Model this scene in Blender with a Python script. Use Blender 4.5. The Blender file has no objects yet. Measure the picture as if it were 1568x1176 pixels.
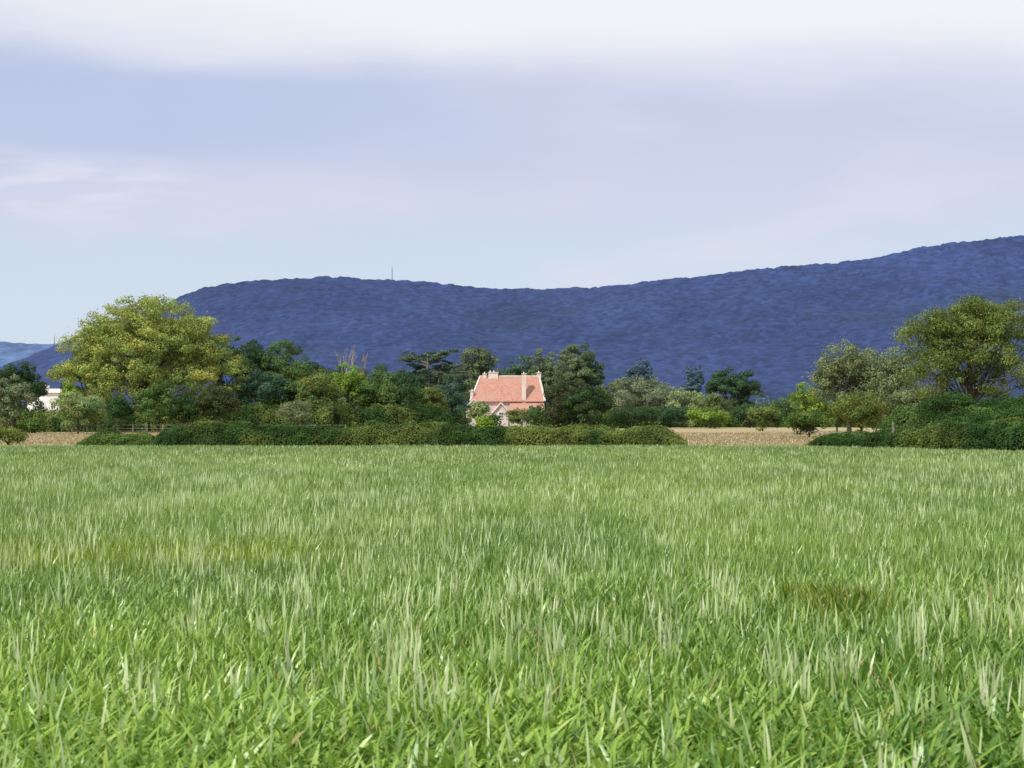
import bpy, math, numpy as np
from mathutils import Vector
rng = np.random.default_rng(7)
scene = bpy.context.scene
COL = scene.collection

# ------------------------------------------------------------------ helpers
def vnoise(x, y, seed=0.0):
    ix = np.floor(x); iy = np.floor(y); fx = x-ix; fy = y-iy
    fx = fx*fx*(3-2*fx); fy = fy*fy*(3-2*fy)
    def h(a, b):
        v = np.sin(a*127.1+b*311.7+seed*74.7)*43758.5453
        return v-np.floor(v)
    return (h(ix,iy)*(1-fx)+h(ix+1,iy)*fx)*(1-fy)+(h(ix,iy+1)*(1-fx)+h(ix+1,iy+1)*fx)*fy
def fbm(x, y, seed=0.0, o=4):
    s = 0; a = .5; t = 0
    for i in range(o):
        s = s+a*vnoise(x*2**i, y*2**i, seed+i*3.1); t += a; a *= .5
    return s/t

class Acc:
    def __init__(s): s.v=[]; s.q=[]; s.t=[]; s.qm=[]; s.tm=[]; s.c=[]; s.n=0
    def add(s, v, q=None, t=None, c=(1,1,1), m=0):
        v = np.asarray(v, float).reshape(-1,3); s.v.append(v)
        c = np.asarray(c, float)
        if c.ndim == 1: c = np.repeat(c[None], len(v), 0)
        s.c.append(c)
        if q is not None and len(q): q=np.asarray(q,int); s.q.append(q+s.n); s.qm.append(np.full(len(q),m))
        if t is not None and len(t): t=np.asarray(t,int); s.t.append(t+s.n); s.tm.append(np.full(len(t),m))
        s.n += len(v)
    def build(s, name, mats, smooth=False, parent=None):
        v = np.concatenate(s.v); c = np.concatenate(s.c)
        q = np.concatenate(s.q) if s.q else np.zeros((0,4),int)
        t = np.concatenate(s.t) if s.t else np.zeros((0,3),int)
        me = bpy.data.meshes.new(name)
        me.vertices.add(len(v)); me.vertices.foreach_set('co', v.astype(np.float32).ravel())
        loops = np.concatenate([q.ravel(), t.ravel()]).astype(np.int32)
        me.loops.add(len(loops)); me.loops.foreach_set('vertex_index', loops)
        st = np.concatenate([np.arange(len(q))*4, len(q)*4+np.arange(len(t))*3]).astype(np.int32)
        me.polygons.add(len(st)); me.polygons.foreach_set('loop_start', st)
        mi = np.concatenate((s.qm or [np.zeros(0)])+(s.tm or [])).astype(np.int32)
        me.polygons.foreach_set('material_index', mi)
        me.polygons.foreach_set('use_smooth', np.full(len(st), smooth))
        me.update(calc_edges=True)
        a = me.color_attributes.new('Col','FLOAT_COLOR','POINT')
        a.data.foreach_set('color', np.c_[c, np.ones(len(c))].astype(np.float32).ravel())
        for m in mats: me.materials.append(m)
        ob = bpy.data.objects.new(name, me); COL.objects.link(ob)
        if parent: ob.parent = parent
        return ob

def tube(acc, pts, rad, sides=6, c=(1,1,1), m=0):
    pts = np.asarray(pts, float); n = len(pts)
    d = np.gradient(pts, axis=0); d /= np.linalg.norm(d,axis=1)[:,None]+1e-9
    ref = np.array([0.3,0.9,0.1]); 
    a = np.cross(d, ref); a /= np.linalg.norm(a,axis=1)[:,None]+1e-9
    b = np.cross(d, a)
    ang = np.arange(sides)*2*math.pi/sides
    V = pts[:,None]+np.asarray(rad)[:,None,None]*(np.cos(ang)[None,:,None]*a[:,None]+np.sin(ang)[None,:,None]*b[:,None])
    i = np.arange(n-1)[:,None]*sides; j = np.arange(sides)[None]; k = (j+1)%sides
    Q = np.stack([i+j, i+k, i+sides+k, i+sides+j], -1).reshape(-1,4)
    acc.add(V.reshape(-1,3), q=Q, c=c, m=m)

def rdir(n):
    v = rng.normal(size=(n,3)); return v/np.linalg.norm(v,axis=1)[:,None]
def leaves(acc, C, N, s, col, m=0):
    n = len(C)
    N = N/(np.linalg.norm(N,axis=1)[:,None]+1e-9)
    t = np.cross(N, rdir(n)); t /= np.linalg.norm(t,axis=1)[:,None]+1e-9
    b = np.cross(N, t)
    s = np.asarray(s)[:,None]
    V = np.stack([C-t*s*.5, C-b*s*.33, C+t*s*.5+N*s*.12, C+b*s*.33], 1).reshape(-1,3)
    Q = np.arange(n*4).reshape(-1,4)
    acc.add(V, q=Q, c=np.repeat(col,4,0), m=m)

# ------------------------------------------------------------------ materials
def newmat(name):
    m = bpy.data.materials.new(name); m.use_nodes = True
    nt = m.node_tree; nt.nodes.clear()
    out = nt.nodes.new('ShaderNodeOutputMaterial'); return m, nt, out
def leafmat(name, trans=.3, gloss=.04, rough=.45):
    m, nt, out = newmat(name)
    a = nt.nodes.new('ShaderNodeAttribute'); a.attribute_name='Col'
    p = nt.nodes.new('ShaderNodeBsdfDiffuse')
    nt.links.new(a.outputs['Color'], p.inputs['Color'])
    tr = nt.nodes.new('ShaderNodeBsdfTranslucent')
    nt.links.new(a.outputs['Color'], tr.inputs['Color'])
    mx = nt.nodes.new('ShaderNodeMixShader'); mx.inputs[0].default_value=trans
    nt.links.new(p.outputs[0], mx.inputs[1]); nt.links.new(tr.outputs[0], mx.inputs[2]); last = mx
    if gloss:
        g = nt.nodes.new('ShaderNodeBsdfGlossy'); g.inputs['Roughness'].default_value=rough; g.inputs['Color'].default_value=(.9,.95,.9,1)
        m2 = nt.nodes.new('ShaderNodeMixShader'); m2.inputs[0].default_value=gloss
        nt.links.new(mx.outputs[0], m2.inputs[1]); nt.links.new(g.outputs[0], m2.inputs[2]); last = m2
    nt.links.new(last.outputs[0], out.inputs[0]); return m
def noisemat(name, c1, c2, scale=5, rough=.8, attr=False, c3=None, scale2=.1, bump=0):
    m, nt, out = newmat(name)
    p = nt.nodes.new('ShaderNodeBsdfPrincipled'); p.inputs['Roughness'].default_value=rough
    p.inputs['Specular IOR Level'].default_value=.2
    tc = nt.nodes.new('ShaderNodeTexCoord')
    n = nt.nodes.new('ShaderNodeTexNoise'); n.inputs['Scale'].default_value=scale; n.inputs['Detail'].default_value=6
    nt.links.new(tc.outputs['Object'], n.inputs['Vector'])
    r = nt.nodes.new('ShaderNodeValToRGB'); r.color_ramp.elements[0].position=.35; r.color_ramp.elements[1].position=.68
    r.color_ramp.elements[0].color=(*c1,1); r.color_ramp.elements[1].color=(*c2,1)
    nt.links.new(n.outputs['Fac'], r.inputs[0]); last = r.outputs[0]
    if c3:
        n2 = nt.nodes.new('ShaderNodeTexNoise'); n2.inputs['Scale'].default_value=scale2; n2.inputs['Detail'].default_value=4
        nt.links.new(tc.outputs['Object'], n2.inputs['Vector'])
        mp = nt.nodes.new('ShaderNodeMapRange'); mp.inputs[1].default_value=.42; mp.inputs[2].default_value=.65
        nt.links.new(n2.outputs['Fac'], mp.inputs[0])
        mx = nt.nodes.new('ShaderNodeMix'); mx.data_type='RGBA'
        nt.links.new(mp.outputs[0], mx.inputs[0]); nt.links.new(last, mx.inputs[6]); mx.inputs[7].default_value=(*c3,1)
        last = mx.outputs[2]
    if attr:
        a = nt.nodes.new('ShaderNodeAttribute'); a.attribute_name='Col'
        mx = nt.nodes.new('ShaderNodeMix'); mx.data_type='RGBA'; mx.blend_type='MULTIPLY'; mx.inputs[0].default_value=1
        nt.links.new(last, mx.inputs[6]); nt.links.new(a.outputs['Color'], mx.inputs[7]); last = mx.outputs[2]
    nt.links.new(last, p.inputs['Base Color'])
    if bump:
        b = nt.nodes.new('ShaderNodeBump'); b.inputs['Strength'].default_value=bump; b.inputs['Distance'].default_value=.05
        nt.links.new(n.outputs['Fac'], b.inputs['Height']); nt.links.new(b.outputs[0], p.inputs['Normal'])
    nt.links.new(p.outputs[0], out.inputs[0]); return m

M_LEAF = leafmat('foliage', .28, 0)
M_WHEAT = leafmat('wheat_leaf', .35, .05, .4)
M_BARK = noisemat('bark', (.05,.042,.032), (.13,.11,.09), 3, bump=.5)
M_BARKPALE = noisemat('pale_bark', (.16,.14,.12), (.32,.29,.26), 3)
M_GROUND = noisemat('pasture_ground', (.045,.095,.02), (.09,.16,.035), 2.5, c3=(.12,.18,.05), scale2=.02)
M_STUB = noisemat('dry_field_ground', (.33,.26,.14), (.40,.32,.18), .6, c3=(.34,.29,.15), scale2=.05)
M_CORE = noisemat('dark_core', (.012,.02,.008), (.03,.045,.014), 4)  # dark inner body that closes see-through gaps in the hedges

# ------------------------------------------------------------------ ground
def sheet(name, pts, z, mat):
    me = bpy.data.meshes.new(name); me.from_pydata([(x,y,z) for x,y in pts],[],[tuple(range(len(pts)))])
    me.materials.append(mat); ob = bpy.data.objects.new(name, me); COL.objects.link(ob); return ob
sheet('ground', [(-15000,-3000),(15000,-3000),(15000,20000),(-15000,20000)], 0, M_GROUND)
def rise(y): return np.interp(y, [60,125,200,300,340,430], [.02,.04,.5,1.05,1.1,-.05])
ys_ = np.array([60,113,125,150,175,200,225,250,275,300,340,380,430.])
A = Acc()
V = np.concatenate([[(np.interp(y,[60,113],[50,21.5]), y, rise(y)), (150, y, rise(y))] for y in ys_[:2]]+[[(-130,y,rise(y)),(150,y,rise(y))] for y in np.r_[113.5,ys_[2:]]])
A.add(V, q=[(2*i,2*i+1,2*i+3,2*i+2) for i in range(len(V)//2-1) if i!=1]); A.build('dry_grass_field',[M_STUB])

# ------------------------------------------------------------------ wheat field
def ymax(x):
    return np.where(x > 20, np.maximum(112-(x-20)*2.45, 55), 112+np.sin(x*.13)*.6)
def blades(acc, x, y, h, w, lean, droop, col, segs=3, z0=.0):
    n = len(x); phi = rng.uniform(0, 2*math.pi, n)
    d = np.stack([np.cos(phi), np.sin(phi)], 1)
    tw = phi+math.pi/2+rng.normal(0,.5,n)
    sx = np.cos(tw); sy = np.sin(tw)
    T = {4:[0,.35,.65,.87,1.0], 3:[0,.45,.8,1.0], 2:[0,.6,1.0]}[segs]; Wp = {4:[.6,1,.95,.55,0], 3:[.75,1,.7,0], 2:[.9,.9,0]}[segs]
    rows = []; cols = []
    for t, wp in zip(T, Wp):
        off = lean*(.30*t+.70*t*t)
        z = z0+h*t - droop*max(0,t-.45)**1.6*1.9
        cx = x+d[:,0]*off; cy = y+d[:,1]*off
        if wp > 0:
            rows += [np.stack([cx-sx*w*wp/2, cy-sy*w*wp/2, z],1), np.stack([cx+sx*w*wp/2, cy+sy*w*wp/2, z+w*.15],1)]
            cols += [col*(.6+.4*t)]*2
        else:
            rows.append(np.stack([cx,cy,z],1)); cols.append(col*1.05)
    k = len(rows); V = np.stack(rows,1).reshape(-1,3); C = np.stack(cols,1).reshape(-1,3)
    b = np.arange(n)[:,None]*k; q = []
    for s in range(segs-1): q.append(b+np.array([[2*s,2*s+1,2*s+3,2*s+2]]))
    tr = b+np.array([[k-3,k-2,k-1]])
    acc.add(V, q=np.concatenate(q), t=tr, c=C)

def weed(x, y): return np.exp(-(np.abs((x-2.82+.10*np.sin(y*3))/.36))**4-(np.abs((y-14.4)/1.25))**4)*np.clip(fbm(x*4,y*1.2,61)*3-.35,0,1)
def wheat_color(x, y, n, far):
    p = fbm(x*.35, y*.12, 3)[:,None]; p2 = fbm(x*.06, y*.03, 9)[:,None]
    a = np.array([.085,.215,.022]); b = np.array([.40,.56,.090])
    u = rng.random((n,1))
    c = a+(b-a)*np.clip(u*.85+(p-.5)*1.2+.08,0,1)
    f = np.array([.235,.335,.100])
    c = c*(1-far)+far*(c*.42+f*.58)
    c = c*(.74+.54*p2)
    s = np.exp(-np.abs((x+5.4)/3.0)**4-((y-19.6)/1.5)**2)*np.clip(fbm(x*.9,y*.8,5)*2.4-.35,0,1)
    c = c*(1-.85*s[:,None])+.85*s[:,None]*np.array([.38,.47,.03])
    s2 = np.clip(weed(x,y)*1.2,0,1)[:,None]
    c = c*(1-s2)+s2*np.where(rng.random((n,1))<.5, np.array([.26,.33,.025]), np.array([.09,.18,.010]))
    return c
acc = Acc()
hw = lambda d: .335*d+2.0
def region(y0, y1, dens, h, w, lean, droop, segs, far, pale, z0=.0):
    area = (hw(y0)+hw(y1))*(y1-y0)
    y = rng.uniform(y0, y1, int(area*dens*1.15)); x = rng.uniform(-1,1,len(y))*hw(y1)
    k = (np.abs(x) < hw(y)) & (y < ymax(x)); x = x[k]; y = y[k]; n = len(x)
    g = fbm(x*.9, y*.5, 21); g2 = fbm(x*.16, y*.1, 31)
    fd = far(y)[:,None] if callable(far) else np.full((n,1),far)
    c = wheat_color(x, y, n, fd); wd = weed(x,y)
    H = h*(.80+.20*rng.random(n)+.34*(g-.5)+.26*(g2-.5))+.07*wd
    W = w*rng.uniform(.45,1.3,n); L = lean*rng.uniform(.15,1.2,n); D = droop*rng.random(n)
    cl = np.clip((fbm(x*1.3,y*.6,44)-.46)*8,0.04,2.0)*np.clip((fbm(x*.2,y*.12,47)-.3)*4,.2,1.5)
    pm = (rng.random(n) < pale*cl) & (wd<.2)
    H[pm] *= rng.uniform(1.0,1.25,pm.sum()); L[pm] *= .45; D[pm] = 0; W[pm] *= .85
    pc = rng.uniform(.55,1.0,(pm.sum(),1))*np.clip(1.1-y[pm][:,None]/180,.5,1); c[pm] = c[pm]*(1-pc)+pc*np.array([.72,.82,.42])
    dm = rng.random(n) < .006; c[dm] = np.array([.46,.37,.15])
    blades(acc, x, y, H, W, L, D, c, segs, z0)
region(4.6, 9.5, 680, .42, .029, .33, .25, 4, 0.0, .02, .05)
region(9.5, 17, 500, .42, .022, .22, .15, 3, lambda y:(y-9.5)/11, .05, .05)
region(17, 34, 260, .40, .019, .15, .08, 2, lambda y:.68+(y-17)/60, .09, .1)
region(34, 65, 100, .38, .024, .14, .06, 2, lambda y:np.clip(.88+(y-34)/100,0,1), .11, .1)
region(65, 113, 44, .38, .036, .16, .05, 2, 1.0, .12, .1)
# pale tillers standing in tufts above the leaf canopy
def tufts(y0, y1, dens, per, w, spread, hh):
    m = int((hw(y0)+hw(y1))*(y1-y0)*dens)
    ty = rng.uniform(y0,y1,m); tx = rng.uniform(-1,1,m)*hw(ty)
    k = (rng.random(m) < np.clip((fbm(tx*.5,ty*.25,71)-.3)*3,.1,1)) & (ty<ymax(tx)-1) & (weed(tx,ty)<.05); tx=tx[k]; ty=ty[k]; m=len(tx)
    r = rng.integers(max(2,per//2), per+3, m); i = np.repeat(np.arange(m), r); n = len(i)
    x = tx[i]+rng.normal(0,spread,n); y = ty[i]+rng.normal(0,spread,n)
    th = rng.uniform(.90,1.12,m)[i]
    u = (rng.random(m)[i]*.6+rng.random(n)*.4)[:,None]
    c = np.array([.42,.60,.16])*(1-u)+np.array([.84,.90,.58])*u
    g = fbm(x*.9, y*.5, 21); g2 = fbm(x*.16, y*.1, 31)
    H = hh*th*rng.uniform(.86,1.08,n)*(1+.30*(g-.5)+.26*(g2-.5))
    blades(acc, x, y, H, w*rng.uniform(.6,1.3,n), rng.uniform(.02,.14,n), np.zeros(n), c, 3 if y1<40 else 2, .05)
tufts(5.5, 9, 2.0, 6, .021, .045, .49)
tufts(9, 17, 3.2, 8, .018, .06, .50)
tufts(17, 45, 2.0, 7, .020, .09, .50)
tufts(45, 108, .6, 6, .032, .16, .47)
acc.build('wheat_field', [M_WHEAT])

acc = Acc()
n = 70000; y = rng.uniform(114, 215, n); x = rng.uniform(-1,1,n)*(.34*y+3)
k = y > ymax(x)+3; x=x[k]; y=y[k]; n=len(x)
c = np.array([.47,.38,.21])*(.88+.24*rng.random((n,1)))
gm = (fbm(x*.05,y*.03,2)>.63) | (rng.random(n)<.05); c[gm] = np.array([.30,.32,.13])
blades(acc, x, y, .14+.08*rng.random(n), np.full(n,.09), np.full(n,.12), np.full(n,.02), c, 2, rise(y))
acc.build('dry_grass', [M_WHEAT])

# ------------------------------------------------------------------ hills
def hill(name, X, Z, yfoot, yridge, yback, dx, dy, tree, cell, base, dark, seed, mat):
    xs = np.arange(X[0], X[-1]+dx, dx)
    ys = np.concatenate([np.arange(yfoot, yridge, dy), np.arange(yridge, yback, dy*4)])
    gx, gy = np.meshgrid(xs, ys)
    r = np.interp(xs, X, Z)
    ker = np.hanning(int(110/dx)); ker /= ker.sum(); r = np.convolve(np.pad(r,(len(ker)//2,len(ker)-1-len(ker)//2),'edge'), ker,'valid')[:len(xs)]
    v = np.clip((gy-yfoot)/(yridge-yfoot),0,1)
    back = np.clip((gy-yridge)/(yback-yridge),0,1)
    gull = fbm(gx/300+.2*v, gy/480, seed)-.5
    h = r[None]*(v**1.25)*(1-back**1.5*.9)+gull*66*np.sin(v*math.pi)**.8
    wx = gx/cell; wy = gy/cell; ix = np.floor(wx); iy = np.floor(wy)
    best = np.full(gx.shape, 9.); idv = np.zeros(gx.shape)
    for a in (-1,0,1):
        for b in (-1,0,1):
            cx = ix+a; cy = iy+b
            hh = np.sin(cx*12.9898+cy*78.233)*43758.5453; h1 = hh-np.floor(hh)
            hh = np.sin(cx*39.346+cy*11.135)*24634.6345; h2 = hh-np.floor(hh)
            dd = (cx+h1-wx)**2+(cy+h2-wy)**2 - h1*.25
            mm = dd < best; best = np.where(mm, dd, best); idv = np.where(mm, h2, idv)
    near_r = np.clip(1-np.abs(gy-yridge)/30,0,1)
    big = np.clip((fbm(gx/22,gy/40,seed+21)-.5)*5,-1,1)
    can = (np.sqrt(np.clip(1-best/1.0,0,1))*tree*(.5+.5*idv)*(1+.3*near_r)+big*near_r*1.5)*np.clip(v*20,0,1)
    z = h+can-4*(1-np.clip(v*20,0,1))
    cc = (.80+.36*idv)*(.76+.24*np.clip(can/tree,0,1))*(.74+.52*fbm(gx/150,gy/230,seed+5))*(.85+.3*fbm(gx/26,gy/50,seed+6))  # random crown tones, plus painted depth shade in the gaps between crowns
    C = np.asarray(base)[None,None]*cc[...,None]  # blue base has the distance haze put into the hill colour
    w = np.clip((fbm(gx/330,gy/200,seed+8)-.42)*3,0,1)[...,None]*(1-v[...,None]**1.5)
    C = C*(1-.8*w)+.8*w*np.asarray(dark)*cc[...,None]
    nr, nc = gx.shape
    i = (np.arange(nr-1)[:,None]*nc+np.arange(nc-1)[None])
    Q = np.stack([i, i+1, i+nc+1, i+nc], -1).reshape(-1,4)
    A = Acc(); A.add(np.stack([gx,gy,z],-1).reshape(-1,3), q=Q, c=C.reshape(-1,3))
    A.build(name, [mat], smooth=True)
    return lambda x: float(np.interp(x, xs, r))
M_HILL = noisemat('wooded_hillside', (.86,.86,.88), (1.1,1.1,1.08), .06, attr=True, rough=1)
X = np.array([-1800,-1400,-1050,-946,-850,-780,-700,-620,-580,-480,-340,-222,-100,-30,70,165,260,380,500,610,683,743,840,945,1200,1700])
Z = np.array([   30,   50,   70,  100, 140, 168, 198, 228, 250, 262, 270,  264, 255,247,248,250,261,275,288,296,308,322,336,346,365,360])
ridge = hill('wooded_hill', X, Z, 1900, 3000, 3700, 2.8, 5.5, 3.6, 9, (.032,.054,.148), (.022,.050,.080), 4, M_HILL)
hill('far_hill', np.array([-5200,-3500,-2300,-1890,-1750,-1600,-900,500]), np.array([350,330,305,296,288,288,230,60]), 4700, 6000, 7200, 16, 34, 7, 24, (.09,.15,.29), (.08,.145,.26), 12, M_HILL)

M_STEEL = noisemat('galvanised_steel', (.16,.17,.21), (.24,.25,.3), 1, rough=.6)
def mast(x, y, z, h, r):
    A = Acc()
    for k in range(3):
        a = k*2.094; a2 = (k+1)*2.094
        f = lambda t, ang: np.array([x+math.cos(ang)*r*(1-.7*t), y+math.sin(ang)*r*(1-.7*t), z+h*t])
        tube(A, [f(0,a), f(.5,a), f(1,a)], [.3,.28,.25], 4)
        for i in range(8):
            tube(A, [f(i/8,a), f((i+1)/8,a2)], [.15,.15], 4)
    tube(A, [(x,y,z+h),(x,y,z+h+5)], [.3,.2], 5)
    A.build('radio_mast', [M_STEEL])
mast(-222, 3000, ridge(-222)-2, 26, 1.2)
mast(-846, 3000, ridge(-846)-2, 22, 1.2)

# ------------------------------------------------------------------ trees
PAL = dict(
    dark=(.054,.108,.032), mid=(.100,.170,.044), bright=(.20,.31,.045), olive=(.17,.22,.058),
    yellow=(.32,.38,.095), grey=(.195,.24,.115), brown=(.070,.086,.032), blue=(.065,.13,.075), light=(.27,.35,.135))
HAZE = np.array([.14,.19,.29])  # bluish distance haze, mixed straight into the leaf colours
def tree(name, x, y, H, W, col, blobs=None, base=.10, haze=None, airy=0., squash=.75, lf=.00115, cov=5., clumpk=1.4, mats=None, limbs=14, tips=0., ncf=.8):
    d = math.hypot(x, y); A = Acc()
    c0 = np.array(PAL[col]); 
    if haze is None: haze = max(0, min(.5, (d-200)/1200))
    s0 = max(.13, d*lf)
    if blobs is None:
        H *= 1.04; z0 = H*base; a = W/2; mz = (H+z0)/2; rz = (H-z0)/2
        blobs = [(0,0,mz,a*.95,a*.85,rz)]
        for i in range(4):
            an = rng.uniform(0,6.28); blobs.append((math.cos(an)*a*.5, math.sin(an)*a*.5, mz+rz*rng.uniform(-.45,.4), a*.5, a*.5, rz*.52))
    B = np.array(blobs, float); vol = (B[:,3]*B[:,4]*B[:,5])**.8; pr = vol/vol.sum()
    R0 = .085*W+.32; R0 /= clumpk**.5
    nc = int(20+W*H/(R0*R0)*ncf); nc = min(nc, 1100)
    bi = rng.choice(len(B), nc, p=pr); dr = rdir(nc)
    fl = (rng.random(nc)<.5) & (dr[:,2]<0); dr[fl,2] *= -1
    rr = rng.random(nc)**.32
    R = R0*rng.uniform(.55,1.4,nc)
    ext = np.maximum(B[bi,3:6]-R[:,None]*.55, .2)
    cc = B[bi,:3]+dr*rr[:,None]*ext
    cc[:,2] = np.maximum(cc[:,2], R*.5)
    n = int(min(130000, W*H*cov*(1-.35*airy)/(.33*s0*s0)*.8))
    ci = rng.choice(nc, n, p=(R**2)/(R**2).sum())
    ld = rdir(n); ld[:,2] = ld[:,2]*.8+.2
    lr = (.55+.5*rng.random(n)**.6)*(1+airy*.35*rng.random(n)**3)
    P = cc[ci]+ld*(lr*R[ci])[:,None]*np.array([1,1,squash])
    if tips:
        k = rng.random(n) < tips; P[k] += ld[k]*R[ci][k][:,None]*rng.random((k.sum(),1))*.9
    P[:,2] = np.maximum(P[:,2], .08+.2*rng.random(n))
    N = ld+rdir(n)*.5
    tint = rng.uniform(.62,1.36,nc); hue = rng.normal(0,.05,nc)
    C = c0[None]*tint[ci][:,None]*rng.uniform(.72,1.28,(n,1))
    C[:,0] *= 1+hue[ci]*1.5; C[:,2] *= 1-hue[ci]
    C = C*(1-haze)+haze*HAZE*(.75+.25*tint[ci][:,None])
    P += np.array([x,y,0])
    leaves(A, P, N, s0*rng.uniform(.6,1.3,n), C, 0)
    tr = max(.07, H*.022); th = H*.42 if H > 4 else H*.3
    bx = rng.normal(0, H*.012, 2)
    tube(A, [(x,y,-.1),(x+bx[0]*.5,y+bx[1]*.5,th*.3),(x+bx[0],y+bx[1],th*.7),(x+bx[0],y,th),(x,y,H*.8)],
         [tr*1.35,tr,tr*.85,tr*.7,tr*.12], 8, m=1)
    for i in rng.choice(nc, min(nc, limbs), replace=False):
        e = cc[i]+np.array([x,y,0]); z1 = th*rng.uniform(.45,1.05)
        if e[2] < z1: z1 = e[2]*.7
        s = np.array([x+bx[0]*.8, y, z1]); mid = s*.5+e*.5+np.array([0,0,-.04*H])+rng.normal(0,.02*H,3)
        tube(A, [s, s*.7+mid*.3, mid, e], [tr*.45,tr*.34,tr*.2,tr*.05], 5, m=1)
        for _ in range(2):
            e2 = e+rdir(1)[0]*R[i]*1.2; tube(A, [mid*.4+e*.6, e2], [tr*.11,tr*.03], 4, m=1)
    return A.build(name, mats or [M_LEAF, M_BARK])

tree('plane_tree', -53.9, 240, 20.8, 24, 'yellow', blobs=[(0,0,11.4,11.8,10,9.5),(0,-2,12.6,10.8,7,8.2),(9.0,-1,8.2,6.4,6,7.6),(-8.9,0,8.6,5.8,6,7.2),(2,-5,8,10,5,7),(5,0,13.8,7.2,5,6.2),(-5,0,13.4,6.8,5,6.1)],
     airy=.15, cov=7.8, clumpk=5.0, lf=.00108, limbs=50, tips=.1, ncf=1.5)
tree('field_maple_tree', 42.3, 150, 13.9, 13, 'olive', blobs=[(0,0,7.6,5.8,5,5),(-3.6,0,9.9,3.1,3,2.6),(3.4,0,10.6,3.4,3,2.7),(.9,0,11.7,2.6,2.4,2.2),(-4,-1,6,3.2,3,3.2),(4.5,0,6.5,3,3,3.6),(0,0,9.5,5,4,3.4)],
     airy=.45, cov=5.4, clumpk=4.2, lf=.0011, limbs=50, tips=.22, haze=0, ncf=1.1)
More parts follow.
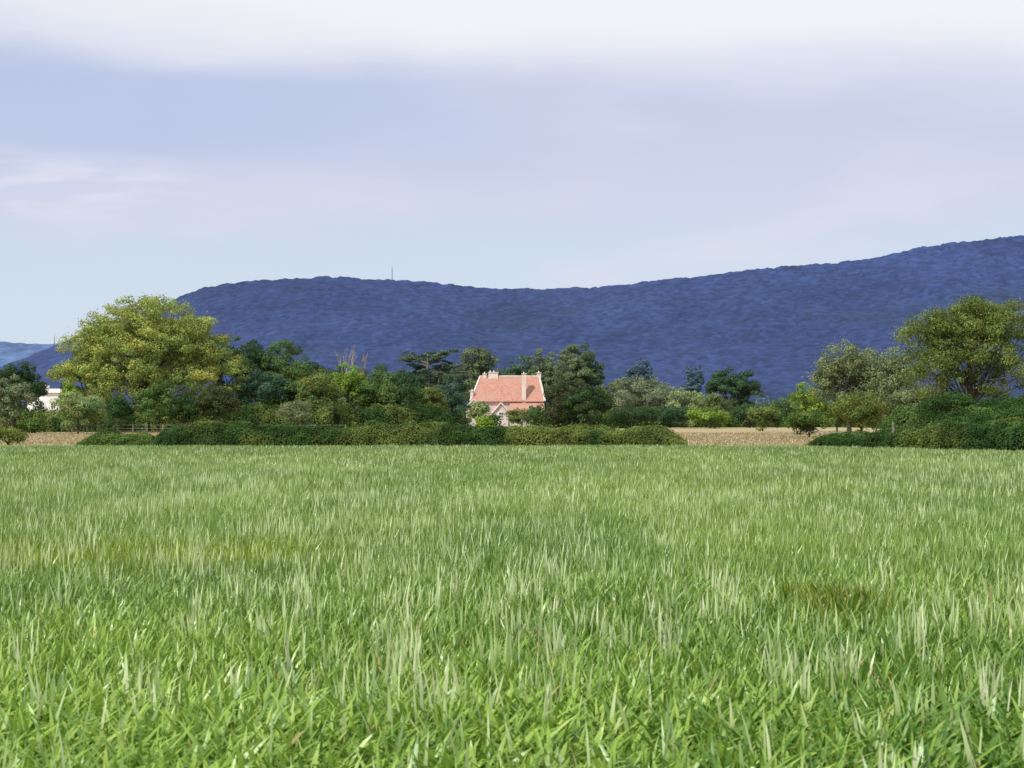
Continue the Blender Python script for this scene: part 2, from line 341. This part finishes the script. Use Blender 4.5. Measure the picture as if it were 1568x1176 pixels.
T = [
 ('ash_tree',-78.8,260,11.8,10,'dark',{}), ('willow_tree',-67.6,220,8.1,6.2,'grey',{'airy':.3}), ('willow_tree',-73.5,224,8.4,7,'grey',{'airy':.3}),
 ('hawthorn_shrub',-53.4,200,6.0,7.4,'light',{'clumpk':1.6}), ('hazel_shrub',-58.6,215,7.2,3.2,'bright',{}), ('hazel_shrub',-60.5,205,2.6,5,'mid',{}),
 ('oak_tree',-69.5,265,15.2,10,'dark',{}), ('elder_shrub',-46.5,214,7.6,7.4,'mid',{}), ('elder_shrub',-51.2,212,5.6,4.6,'dark',{}),
 ('hawthorn_shrub',-39,216,7.2,8,'brown',{'airy':.3}), ('hawthorn_shrub',-43,212,5.6,5,'dark',{}),
 ('oak_tree',-48,285,17.3,12,'dark',{'cov':6}), ('oak_tree',-40.6,287,16.6,13,'mid',{'cov':6}), ('holly_tree',-36.8,240,9.6,9.5,'blue',{}),
 ('holly_tree',-32.6,241,10,8.4,'mid',{}), ('hazel_tree',-27.6,235,9.8,7.4,'olive',{'airy':.3}), ('lime_tree',-24.9,246,10.8,7,'bright',{'clumpk':1.8}),
 ('oak_tree',-35.5,300,14,12,'dark',{}), ('oak_tree',-26,305,12.6,11,'mid',{}), ('elder_shrub',-20.6,245,8.8,8.5,'mid',{}), ('elder_shrub',-16.6,246,8.2,7.4,'dark',{}),
 ('hazel_shrub',-13.4,262,8.0,7,'olive',{}), ('holly_tree',-10.6,270,8.6,7.5,'blue',{}), ('hazel_shrub',-29.5,222,5,6,'grey',{'airy':.3}),
 ('oak_tree',-21,320,12.5,10,'dark',{}),
 ('beech_tree',-10.8,480,24.6,17,'olive',{}), ('beech_tree',3.2,500,22,18,'mid',{}), ('beech_tree',9.8,492,24.4,14,'olive',{}),
 ('poplar_tree',18.3,480,26,15,'olive',{'cov':6}), ('poplar_tree',23.3,482,24,9,'mid',{}), ('beech_tree',-22,470,18,15,'mid',{}),
 ('garden_shrub',-6.2,300,6.0,4.8,'light',{}), ('garden_shrub',1.9,300,4.8,6.2,'olive',{}), ('garden_shrub',-10.2,290,4.8,6,'mid',{}), ('garden_shrub',-3.5,310,3.8,3.4,'mid',{}),
 ('garden_shrub',4.6,296,5.2,5,'mid',{}),
 ('hazel_shrub',-2.1,124,2.55,1.9,'bright',{}),
 ('copper_beech_tree',9.4,250,8.8,11.0,'brown',{'cov':6,'base':.02}), ('yew_tree',11.9,247,7.3,9,'dark',{'cov':6,'base':.02}),
 ('lime_tree',28.4,370,12.8,15,'grey',{}), ('lime_tree',34,362,10.6,10,'grey',{}), ('lime_tree',23.5,378,12,10,'olive',{}),
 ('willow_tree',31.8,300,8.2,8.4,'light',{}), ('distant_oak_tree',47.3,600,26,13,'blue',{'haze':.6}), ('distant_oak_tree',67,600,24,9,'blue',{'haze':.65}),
 ('oak_tree',48,350,14.2,13,'dark',{'cov':7,'base':.1,'blobs':[(0,0,8,6.3,6,6.2),(-2.5,0,9,3.8,4,4.4),(2.6,0,8.6,3.8,4,4.6)]}), ('elder_shrub',38.4,310,7.4,8,'olive',{}), ('elder_shrub',44,300,5.8,8,'dark',{}),
 ('elder_shrub',49,300,6.9,8.4,'mid',{}), ('hawthorn_shrub',41.7,230,7.5,6.2,'bright',{'airy':.5}), ('hawthorn_shrub',37,240,4.6,6,'olive',{}), ('hawthorn_shrub',46.4,232,5.6,7,'olive',{}),
 ('elder_shrub',28.3,290,5.2,10,'dark',{}), ('elder_shrub',18.9,258,5,10,'dark',{}), ('hazel_shrub',34.6,285,4.8,9,'bright',{}),
 ('ash_tree',39.4,190,11.4,9,'grey',{'airy':.4,'tips':.15,'clumpk':2,'limbs':30,'ncf':1.1}), ('ash_tree',43.6,186,10.5,7,'grey',{'airy':.6,'tips':.2,'clumpk':2,'limbs':30,'ncf':1.1}),
 ('hawthorn_shrub',35.6,166,5.3,6.6,'olive',{'airy':.3}), ('hawthorn_shrub',39.4,160,5.2,5.6,'grey',{'airy':.3}), ('hawthorn_shrub',37.2,140,4.6,5.4,'dark',{}),
 ('hawthorn_shrub',42.5,142,4.6,6.5,'dark',{}), ('hawthorn_shrub',47.5,140,6.4,7,'dark',{}), ('hawthorn_shrub',32.4,118,3.0,4,'dark',{}), ('hawthorn_shrub',36.4,117,3.5,5,'dark',{}),
 ('hawthorn_shrub',50,136,5,6,'mid',{}), ('hawthorn_shrub',31.5,172,3.4,6,'mid',{}),
 ('hawthorn_shrub',-36.3,117,1.75,3.2,'olive',{}), ('hawthorn_shrub',-38.6,119,2.1,3,'mid',{}),
]
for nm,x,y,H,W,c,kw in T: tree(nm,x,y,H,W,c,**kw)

def cedar(x, y, H, W):
    A = Acc(); tr = .5
    tube(A, [(x,y,0),(x+.1,y,H*.4),(x-.2,y,H*.7),(x,y,H*.97)], [tr*1.3,tr,tr*.7,.1], 8, m=1)
    tube(A, [(x+.1,y-.3,H*.35),(x+2.2,y-.8,H*.6),(x+2.8,y-.5,H*.85)], [tr*.7,tr*.5,.1], 8, m=1)
    c0 = np.array([.075,.12,.06])
    for z in np.linspace(H*.3, H*.97, 9):
        f = (z/H); reach = W/2*(1.0 if f<.75 else 1.0-(f-.75)*1.3)
        for k in range(6):
            an = rng.uniform(0,6.28); L = reach*rng.uniform(.5,1.12)
            e = np.array([x+math.cos(an)*L, y+math.sin(an)*L, z+rng.uniform(-.4,.5)])
            s = np.array([x,y,z-.12*H*rng.random()-.5])
            tube(A, [s, s*.5+e*.5+np.array([0,0,.5]), e], [tr*.35,tr*.22,.05], 5, m=1)
            m = 6
            for j in range(m):
                t = .35+.65*(j+rng.random())/m
                c = s+(e-s)*t+np.array([rng.normal(0,.9),rng.normal(0,.9),.45])
                R = rng.uniform(.8,1.5); n = 130
                dd = rdir(n)*(rng.random((n,1))**.4)*R*np.array([1,1,.22])
                tint = rng.uniform(.6,1.5)
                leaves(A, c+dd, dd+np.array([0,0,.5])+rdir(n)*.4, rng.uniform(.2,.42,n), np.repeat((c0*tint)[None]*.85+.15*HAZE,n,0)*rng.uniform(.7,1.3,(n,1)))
    A.build('cedar_tree', [M_LEAF, M_BARKPALE])
cedar(-17.1, 330, 16.4, 15)

def bare(x, y, H):
    A = Acc()
    def grow(p, dr, L, r, lev):
        q = p+dr*L; mid = (p+q)/2+rng.normal(0,.04*L,3)
        tube(A, [p,mid,q], [r,r*.8,r*.55], 5)
        if lev == 0: return
        for _ in range(3):
            nd = dr+rdir(1)[0]*.42; nd[2] = abs(nd[2])+.4; nd /= np.linalg.norm(nd)
            grow(q if _ else mid, nd, L*rng.uniform(.42,.62), r*.6, lev-1)
    grow(np.array([x,y,0.]), np.array([0,0,1.]), H*.55, .36, 4)
    A.build('dead_tree', [M_BARKPALE])
bare(-30.6, 298, 14.8); bare(-28.6, 300, 13.6)

# ------------------------------------------------------------------ hedges
def hedge(name, path, hfun, width, col, s0, dens, seed, mixcol=None, core=True):
    path = np.array(path, float); seg = np.linalg.norm(np.diff(path,axis=0),axis=1); cum = np.r_[0,np.cumsum(seg)]; Lt = cum[-1]
    n = int(Lt*dens)
    u = rng.uniform(0,Lt,n); px = np.interp(u,cum,path[:,0]); py = np.interp(u,cum,path[:,1])
    i = np.clip(np.searchsorted(cum,u)-1,0,len(seg)-1); tg = (path[i+1]-path[i])/seg[i][:,None]; nm = np.stack([-tg[:,1],tg[:,0]],1)
    a = rng.uniform(-.15, math.pi+.15, n)
    nz = fbm(u*.8, a*1.4, seed); nz2 = fbm(u*.22, a*0+seed, seed+3)
    h = hfun(u/Lt)*(.80+.42*nz2)
    rad = (.70+.58*nz)*(1-.3*rng.random(n)**2); spr = rng.random(n)<.05; rad[spr] *= 1.18
    ca = np.sign(np.cos(a))*np.abs(np.cos(a))**.6; sa = np.sign(np.sin(a))*np.abs(np.sin(a))**.6
    endt = np.clip(np.minimum(u,Lt-u)/1.5,0.15,1)**.5
    P = np.stack([px+nm[:,0]*ca*width/2*rad, py+nm[:,1]*ca*width/2*rad, np.maximum(h*.1+h*.9*sa*rad*endt,.03)],1)
    N = np.stack([nm[:,0]*ca, nm[:,1]*ca, sa],1)+rdir(n)*.6
    c0 = np.array(PAL[col]); c1 = np.array(PAL[mixcol or col])
    w = np.clip((fbm(u*.25, a*.3, seed+9)-.45)*5,0,1)[:,None]
    C = (c0*(1-w)+c1*w)*(.3+1.3*fbm(u*1.2,a*2,seed+4)[:,None])*rng.uniform(.7,1.35,(n,1))
    A = Acc(); leaves(A, P, N, s0*rng.uniform(.6,1.3,n), C)
    if core:
        m = int(Lt/.6)+2; us = np.linspace(0,Lt,m); an = np.linspace(0,math.pi,9)
        U, AN = np.meshgrid(us, an, indexing='ij'); ii = np.clip(np.searchsorted(cum,U)-1,0,len(seg)-1)
        T2 = (path[ii+1]-path[ii])/seg[ii][...,None]
        hh = hfun(U/Lt)*(.80+.42*fbm(U*.22,U*0+seed,seed+3))*(.70+.58*fbm(U*.8,AN*1.4,seed))*.7*np.clip(np.minimum(U,Lt-U)/1.5,0.05,1)**.5
        wd = width/2*.6
        V = np.stack([np.interp(U,cum,path[:,0])-T2[...,1]*np.cos(AN)*wd, np.interp(U,cum,path[:,1])+T2[...,0]*np.cos(AN)*wd, hh*np.sin(AN)],-1).reshape(-1,3)
        q = (np.arange(m-1)[:,None]*9+np.arange(8)[None]); Q = np.stack([q,q+1,q+10,q+9],-1).reshape(-1,4)
        A.add(V, q=Q, m=1)
    A.build(name, [M_LEAF, M_CORE])
hedge('hedge', [(-31.5,118),(-25.3,118.5)], lambda t:1.15+0*t, 1.4, 'mid', .12, 1800, 2, 'olive')
hedge('hedge', [(-26,117.4),(-10,118),(2,117.6),(12.6,117)], lambda t:1.95-.22*t, 1.6, 'dark', .125, 2300, 5, 'olive')
hedge('hedge', [(20.9,112.6),(24,106),(31,90),(38,73),(46,62)], lambda t:1.0+np.clip(t*2.4,0,1)*1.4, 2.0, 'dark', .12, 2500, 8, 'olive')
hedge('scrub_row', [(-78,232),(-50,226),(-25,228),(-9,240)], lambda t:3.2+np.clip(t*3-.6,0,1)*1.2, 4, 'dark', .27, 900, 14, 'olive')
hedge('scrub_row', [(4.5,262),(12,272),(28,315),(64,325),(75,250),(78,180)], lambda t:4.2+0*t, 5, 'mid', .30, 800, 17, 'olive')
hedge('scrub_row', [(35.5,150),(44,128),(60,112)], lambda t:3.0+0*t, 4, 'dark', .2, 1500, 19, 'mid')

A = Acc(); m = 800
bx = rng.uniform(-330,330,m); by = rng.uniform(560,820,m); bh = rng.uniform(6,13,m)
n = 90000; i = rng.integers(0,m,n); ld = rdir(n); ld[:,2] = np.abs(ld[:,2])
P = np.stack([bx[i],by[i],bh[i]*.35],1)+ld*np.stack([bh[i]*.6,bh[i]*.6,bh[i]*.65],1)*(.8+.25*rng.random((n,1)))
P[:,2] = np.where(rng.random(n)<.3, P[:,2]*rng.random(n), P[:,2])
tn = rng.uniform(.6,1.35,m)[i][:,None]
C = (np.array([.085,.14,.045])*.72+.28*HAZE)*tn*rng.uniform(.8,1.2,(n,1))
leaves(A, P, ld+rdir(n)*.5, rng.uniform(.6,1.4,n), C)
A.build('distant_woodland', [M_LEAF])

# ------------------------------------------------------------------ houses
M_ROOF = noisemat('clay_tiles', (.37,.18,.13), (.52,.28,.215), 1.6, c3=(.44,.25,.20), scale2=.4)
M_WALL = noisemat('pale_render', (.57,.46,.42), (.72,.61,.57), .8)
M_TRIM = noisemat('pale_stone', (.60,.50,.46), (.74,.65,.60), 1.2)
M_WHITE = noisemat('white_paint', (.74,.74,.74), (.84,.84,.84), 1.2)
M_GLASS = noisemat('window_glass', (.03,.035,.045), (.07,.08,.1), .5, rough=.15)
def box(A, x0,x1,y0,y1,z0,z1):
    V = [(x,y,z) for z in (z0,z1) for x,y in ((x0,y0),(x1,y0),(x1,y1),(x0,y1))]
    A.add(V, q=[(0,3,2,1),(4,5,6,7),(0,1,5,4),(1,2,6,5),(2,3,7,6),(3,0,4,7)])
def gable_front(A, x0,x1,y0,y1,z0,ze,zr):
    xm=(x0+x1)/2
    V=[(x0,y0,z0),(x1,y0,z0),(x1,y0,ze),(xm,y0,zr),(x0,y0,ze),(x0,y1,z0),(x1,y1,z0),(x1,y1,ze),(xm,y1,zr),(x0,y1,ze)]
    A.add(V, q=[(0,1,2,4),(5,9,7,6),(0,4,9,5),(1,6,7,2)], t=[(4,2,3),(9,8,7)])
def roof_front(A, x0,x1,y0,y1,ze,zr,th=.25):
    xm=(x0+x1)/2
    for sx in (x0,x1):
        dz=(zr-ze)/abs(xm-x0)*.35; ex = sx+(-.35 if sx<xm else .35)
        V=[(ex,y0,ze-dz),(xm,y0,zr),(xm,y1,zr),(ex,y1,ze-dz)]; V+= [(a,b,c+th) for a,b,c in V]
        A.add(V, q=[(0,1,2,3),(4,7,6,5),(0,4,5,1),(3,2,6,7),(0,3,7,4),(1,5,6,2)])
def windows(parent, lst, y):
    G=Acc(); F=Acc()
    for x,z,w,h in lst:
        box(G, x-w/2,x+w/2,y-.05,y+.1,z-h/2,z+h/2)
        for a in (x-w/2-.12,x+w/2): box(F,a,a+.12,y-.12,y+.05,z-h/2,z+h/2)
        box(F,x-w/2-.2,x+w/2+.2,y-.2,y+.05,z-h/2-.16,z-h/2-.003); box(F,x-w/2-.12,x+w/2+.12,y-.12,y+.05,z+h/2+.003,z+h/2+.14)
        box(F,x-.04,x+.04,y-.1,y-.052,z-h/2,z+h/2); box(F,x-w/2,x-.045,y-.09,y-.052,z-.04,z+.04); box(F,x+.045,x+w/2,y-.09,y-.052,z-.04,z+.04)
    G.build('window_panes',[M_GLASS],parent=parent); F.build('window_frames',[M_WHITE],parent=parent)
H = bpy.data.objects.new('country_house', None); COL.objects.link(H); H.location=(-1.2,440,0)
A=Acc(); box(A,-9.3,9.4,-5,5,0,8.0); gable_front(A,-3.6,.2,-9.5,-5.02,0,4.8,7.0); gable_front(A,-11.0,-7.0,-7.5,-5.02,0,6.0,7.9); box(A,.23,9.4,-9,-5.02,0,4.9)
A.build('walls',[M_WALL],parent=H)
A=Acc()
e=[(-10,-5.7,7.8),(10,-5.7,7.8),(10,5.7,7.8),(-10,5.7,7.8)]; r=[(-7.4,0,14.6),(8.6,0,14.6)]
A.add(e+r,q=[(0,1,5,4),(2,3,4,5)],t=[(1,2,5),(3,0,4)])
A.add([(a,b,c-.2) for a,b,c in e]+[(a,b,c-.003) for a,b,c in e],q=[(0,3,2,1),(0,1,5,4),(1,2,6,5),(2,3,7,6),(3,0,4,7)])
roof_front(A,-3.6,.2,-9.8,-5.03,4.8,7.0); roof_front(A,-11.0,-7.0,-7.8,-5.03,6.0,7.9)
V=[(.6,-9.6,4.7),(9.8,-9.6,4.7),(9.8,-5.03,7.3),(.6,-5.03,7.3)]; V+=[(a,b,c+.22) for a,b,c in V]
A.add(V,q=[(0,3,2,1),(4,5,6,7),(0,1,5,4),(1,2,6,5),(2,3,7,6),(3,0,4,7)])
A.build('roof',[M_ROOF],parent=H)
A=Acc()
tube(A,[e[0],r[0]],[.28,.28],6); tube(A,[e[1],r[1]],[.28,.28],6); tube(A,[r[0],r[1]],[.2,.2],6)
tube(A,[e[2],r[1]],[.28,.28],6); tube(A,[e[3],r[0]],[.28,.28],6)
for s in (-1,1):
    tube(A,[(-1.7,-9.85,7.3),(-1.7+s*2.3,-9.85,4.6)],[.2,.2],5); tube(A,[(-9.0,-7.85,8.2),(-9.0+s*2.4,-7.85,5.9)],[.2,.2],5)
A.build('verge_stones',[M_TRIM],parent=H)
A=Acc()
for cx,cy,w,z0,z1 in ((-3.9,0,2.6,13.4,15.5),(-6.2,0,1.0,13.6,15.1),(4.4,-4.9,1.1,7,15.0),(8.5,.3,1.1,13,15.4),(-9.6,-4.4,.8,7,10.4)):
    box(A,cx-w/2,cx+w/2,cy-.55,cy+.55,z0,z1); box(A,cx-w/2-.15,cx+w/2+.15,cy-.7,cy+.7,z1+.002,z1+.22)
    for k in range(max(1,int(w))): tube(A,[(cx-w/2+.5+k,cy,z1+.22),(cx-w/2+.5+k,cy,z1+.65)],[.2,.16],8)
A.build('chimneys',[M_TRIM],parent=H)
windows(H,[(-1.7,4.0,1.0,1.4)],-9.5)
windows(H,[(3,3.0,1.2,1.6),(5.6,3.0,1.2,1.6),(8,3.0,1.2,1.6)],-9.0)
windows(H,[(-5.3,5.6,1,1.5)],-5.0)
windows(H,[(-9.0,4.4,1.1,1.5)],-7.5)
H = bpy.data.objects.new('white_house', None); COL.objects.link(H); H.location=(-93.4,330,0)
A=Acc(); box(A,-2.0,2.4,-3.5,3.5,0,8.1); box(A,-4.2,-2.002,-3,3,0,7.0); A.build('walls',[M_WHITE],parent=H)
A=Acc(); V=[(-2.2,-4,8.0),(2.6,-4,8.0),(2.6,4,8.0),(-2.2,4,8.0),(-1.0,0,8.9),(1.5,0,8.9)]
A.add(V,q=[(0,1,5,4),(2,3,4,5),(0,3,2,1)],t=[(1,2,5),(3,0,4)]); A.build('roof',[M_TRIM],parent=H)
A=Acc(); box(A,-1.5,-.7,-.5,.5,8.2,9.6); box(A,-4.3,-2.02,-3.2,3.2,7.003,7.2); A.build('chimney_and_parapet',[M_WHITE],parent=H)
windows(H,[(-1.0,5.4,.8,1.2),(1.2,5.4,.8,1.2),(-1.0,2,1,1.4),(1.2,2,1,1.4)],-3.5)

A=Acc()
for k in range(19):
    x=-55+k*1.9; tube(A,[(x,203,0),(x+rng.normal(0,.04),203,1.75)],[.07,.06],6)
for z in (.9,1.25,1.65): tube(A,[(-55,203,z),(-20.8,203,z)],[.02,.02],4)
A.build('wire_fence',[M_BARKPALE])
A=Acc(); tube(A,[(24.6,105,0),(24.65,105,1.9)],[.09,.08],7); A.build('wooden_post',[M_BARKPALE])

# ------------------------------------------------------------------ world
w = bpy.data.worlds.new('World'); scene.world = w; w.use_nodes = True; nt = w.node_tree; nt.nodes.clear()
L = nt.links.new; N = nt.nodes.new
out = N('ShaderNodeOutputWorld')
EL, AZ = math.radians(48), math.radians(-138)
sky = N('ShaderNodeTexSky'); sky.sky_type='NISHITA'; sky.sun_disc=False; sky.sun_elevation=EL; sky.sun_rotation=AZ
bg1 = N('ShaderNodeBackground'); bg1.inputs[1].default_value=.1; L(sky.outputs[0], bg1.inputs[0])
tc = N('ShaderNodeTexCoord'); sp = N('ShaderNodeSeparateXYZ'); L(tc.outputs['Generated'], sp.inputs[0])
def mp(sc, scale, det=5, loc=(0,0,0)):
    m = N('ShaderNodeMapping'); m.inputs['Scale'].default_value=sc; m.inputs['Location'].default_value=loc; L(tc.outputs['Generated'], m.inputs[0])
    n = N('ShaderNodeTexNoise'); n.inputs['Scale'].default_value=scale; n.inputs['Detail'].default_value=det; n.inputs['Roughness'].default_value=.5
    L(m.outputs[0], n.inputs['Vector']); return n.outputs['Fac']
def math_(op, a, b, c=None):
    n = N('ShaderNodeMath'); n.operation=op
    for i,v in enumerate((a,b,c)):
        if v is None: continue
        if isinstance(v,(int,float)): n.inputs[i].default_value=v
        else: L(v, n.inputs[i])
    return n.outputs[0]
def rng_(v, a, b, c=0., d=1.):
    m = N('ShaderNodeMapRange'); m.interpolation_type='SMOOTHSTEP'; L(v, m.inputs[0])
    for i,k in enumerate((a,b,c,d)): m.inputs[i+1].default_value=k
    return m.outputs[0]
def mixc(f, a, c):
    m = N('ShaderNodeMix'); m.data_type='RGBA'
    if isinstance(f,float): m.inputs[0].default_value=f
    else: L(f, m.inputs[0])
    if isinstance(a,tuple): m.inputs[6].default_value=(*a,1)
    else: L(a, m.inputs[6])
    m.inputs[7].default_value=(*c,1); return m.outputs[2]
n1 = mp((1,1,4), 3.2, 7, (.3,0,.4)); n2 = mp((1,1,3.5), 5.5, 8, (2.1,1,.7))
zz = math_('MULTIPLY_ADD', math_('SUBTRACT', n1, .5), .085, sp.outputs[2])
col = mixc(rng_(zz,.02,.12), (.66,.76,.88), (.64,.73,.87))
col = mixc(math_('MULTIPLY', rng_(zz,.09,.14), .8), col, (.66,.68,.86))
col = mixc(math_('MULTIPLY', rng_(n2,.46,.68), .6), col, (.76,.76,.88))
band = math_('MULTIPLY', rng_(zz,.125,.185), rng_(zz,.20,.24,1,0))
lf_ = rng_(sp.outputs[0], -.26, .16, .85, .2)
col = mixc(math_('MULTIPLY', band, lf_), col, (.50,.58,.81))
top = rng_(math_('MULTIPLY_ADD', sp.outputs[0], .05, zz), .195, .25)
col = mixc(top, col, (.94,.94,.98))
n3 = mp((1,1,6), 9, 6, (.7,.2,1.3))
puff = math_('MULTIPLY', math_('MULTIPLY', rng_(n3,.50,.66), rng_(sp.outputs[0],-.16,-.24)), math_('MULTIPLY', rng_(sp.outputs[2],.115,.13), rng_(sp.outputs[2],.145,.165,1,0)))
col = mixc(math_('MULTIPLY', puff, .5), col, (.88,.87,.94))
col = mixc(rng_(sp.outputs[2], .27, .5), col, (.86,.88,.95))
bg2 = N('ShaderNodeBackground'); bg2.inputs[1].default_value=1.0; L(col, bg2.inputs[0])
ms = N('ShaderNodeMixShader'); ms.inputs[0].default_value=.92; L(bg1.outputs[0], ms.inputs[1]); L(bg2.outputs[0], ms.inputs[2]); L(ms.outputs[0], out.inputs[0])

sd = bpy.data.lights.new('sun','SUN'); sd.energy=3.8; sd.angle=math.radians(.6); sd.color=(1,.95,.86)
so = bpy.data.objects.new('sun', sd); COL.objects.link(so)
dirv = Vector((math.sin(AZ)*math.cos(EL), math.cos(AZ)*math.cos(EL), math.sin(EL)))
so.rotation_euler = dirv.to_track_quat('Z','Y').to_euler(); so.location=(0,0,50)

cam = bpy.data.cameras.new('camera'); co = bpy.data.objects.new('camera', cam); COL.objects.link(co)
co.location=(0,0,1.9); co.rotation_euler=(math.radians(91.38),0,0)
cam.sensor_width=36; cam.lens=57.1; cam.clip_end=30000; cam.clip_start=.1
cam.dof.use_dof=True; cam.dof.focus_distance=45; cam.dof.aperture_fstop=6
scene.camera = co
scene.view_settings.view_transform='Standard'; scene.view_settings.look='None'; scene.view_settings.exposure=0
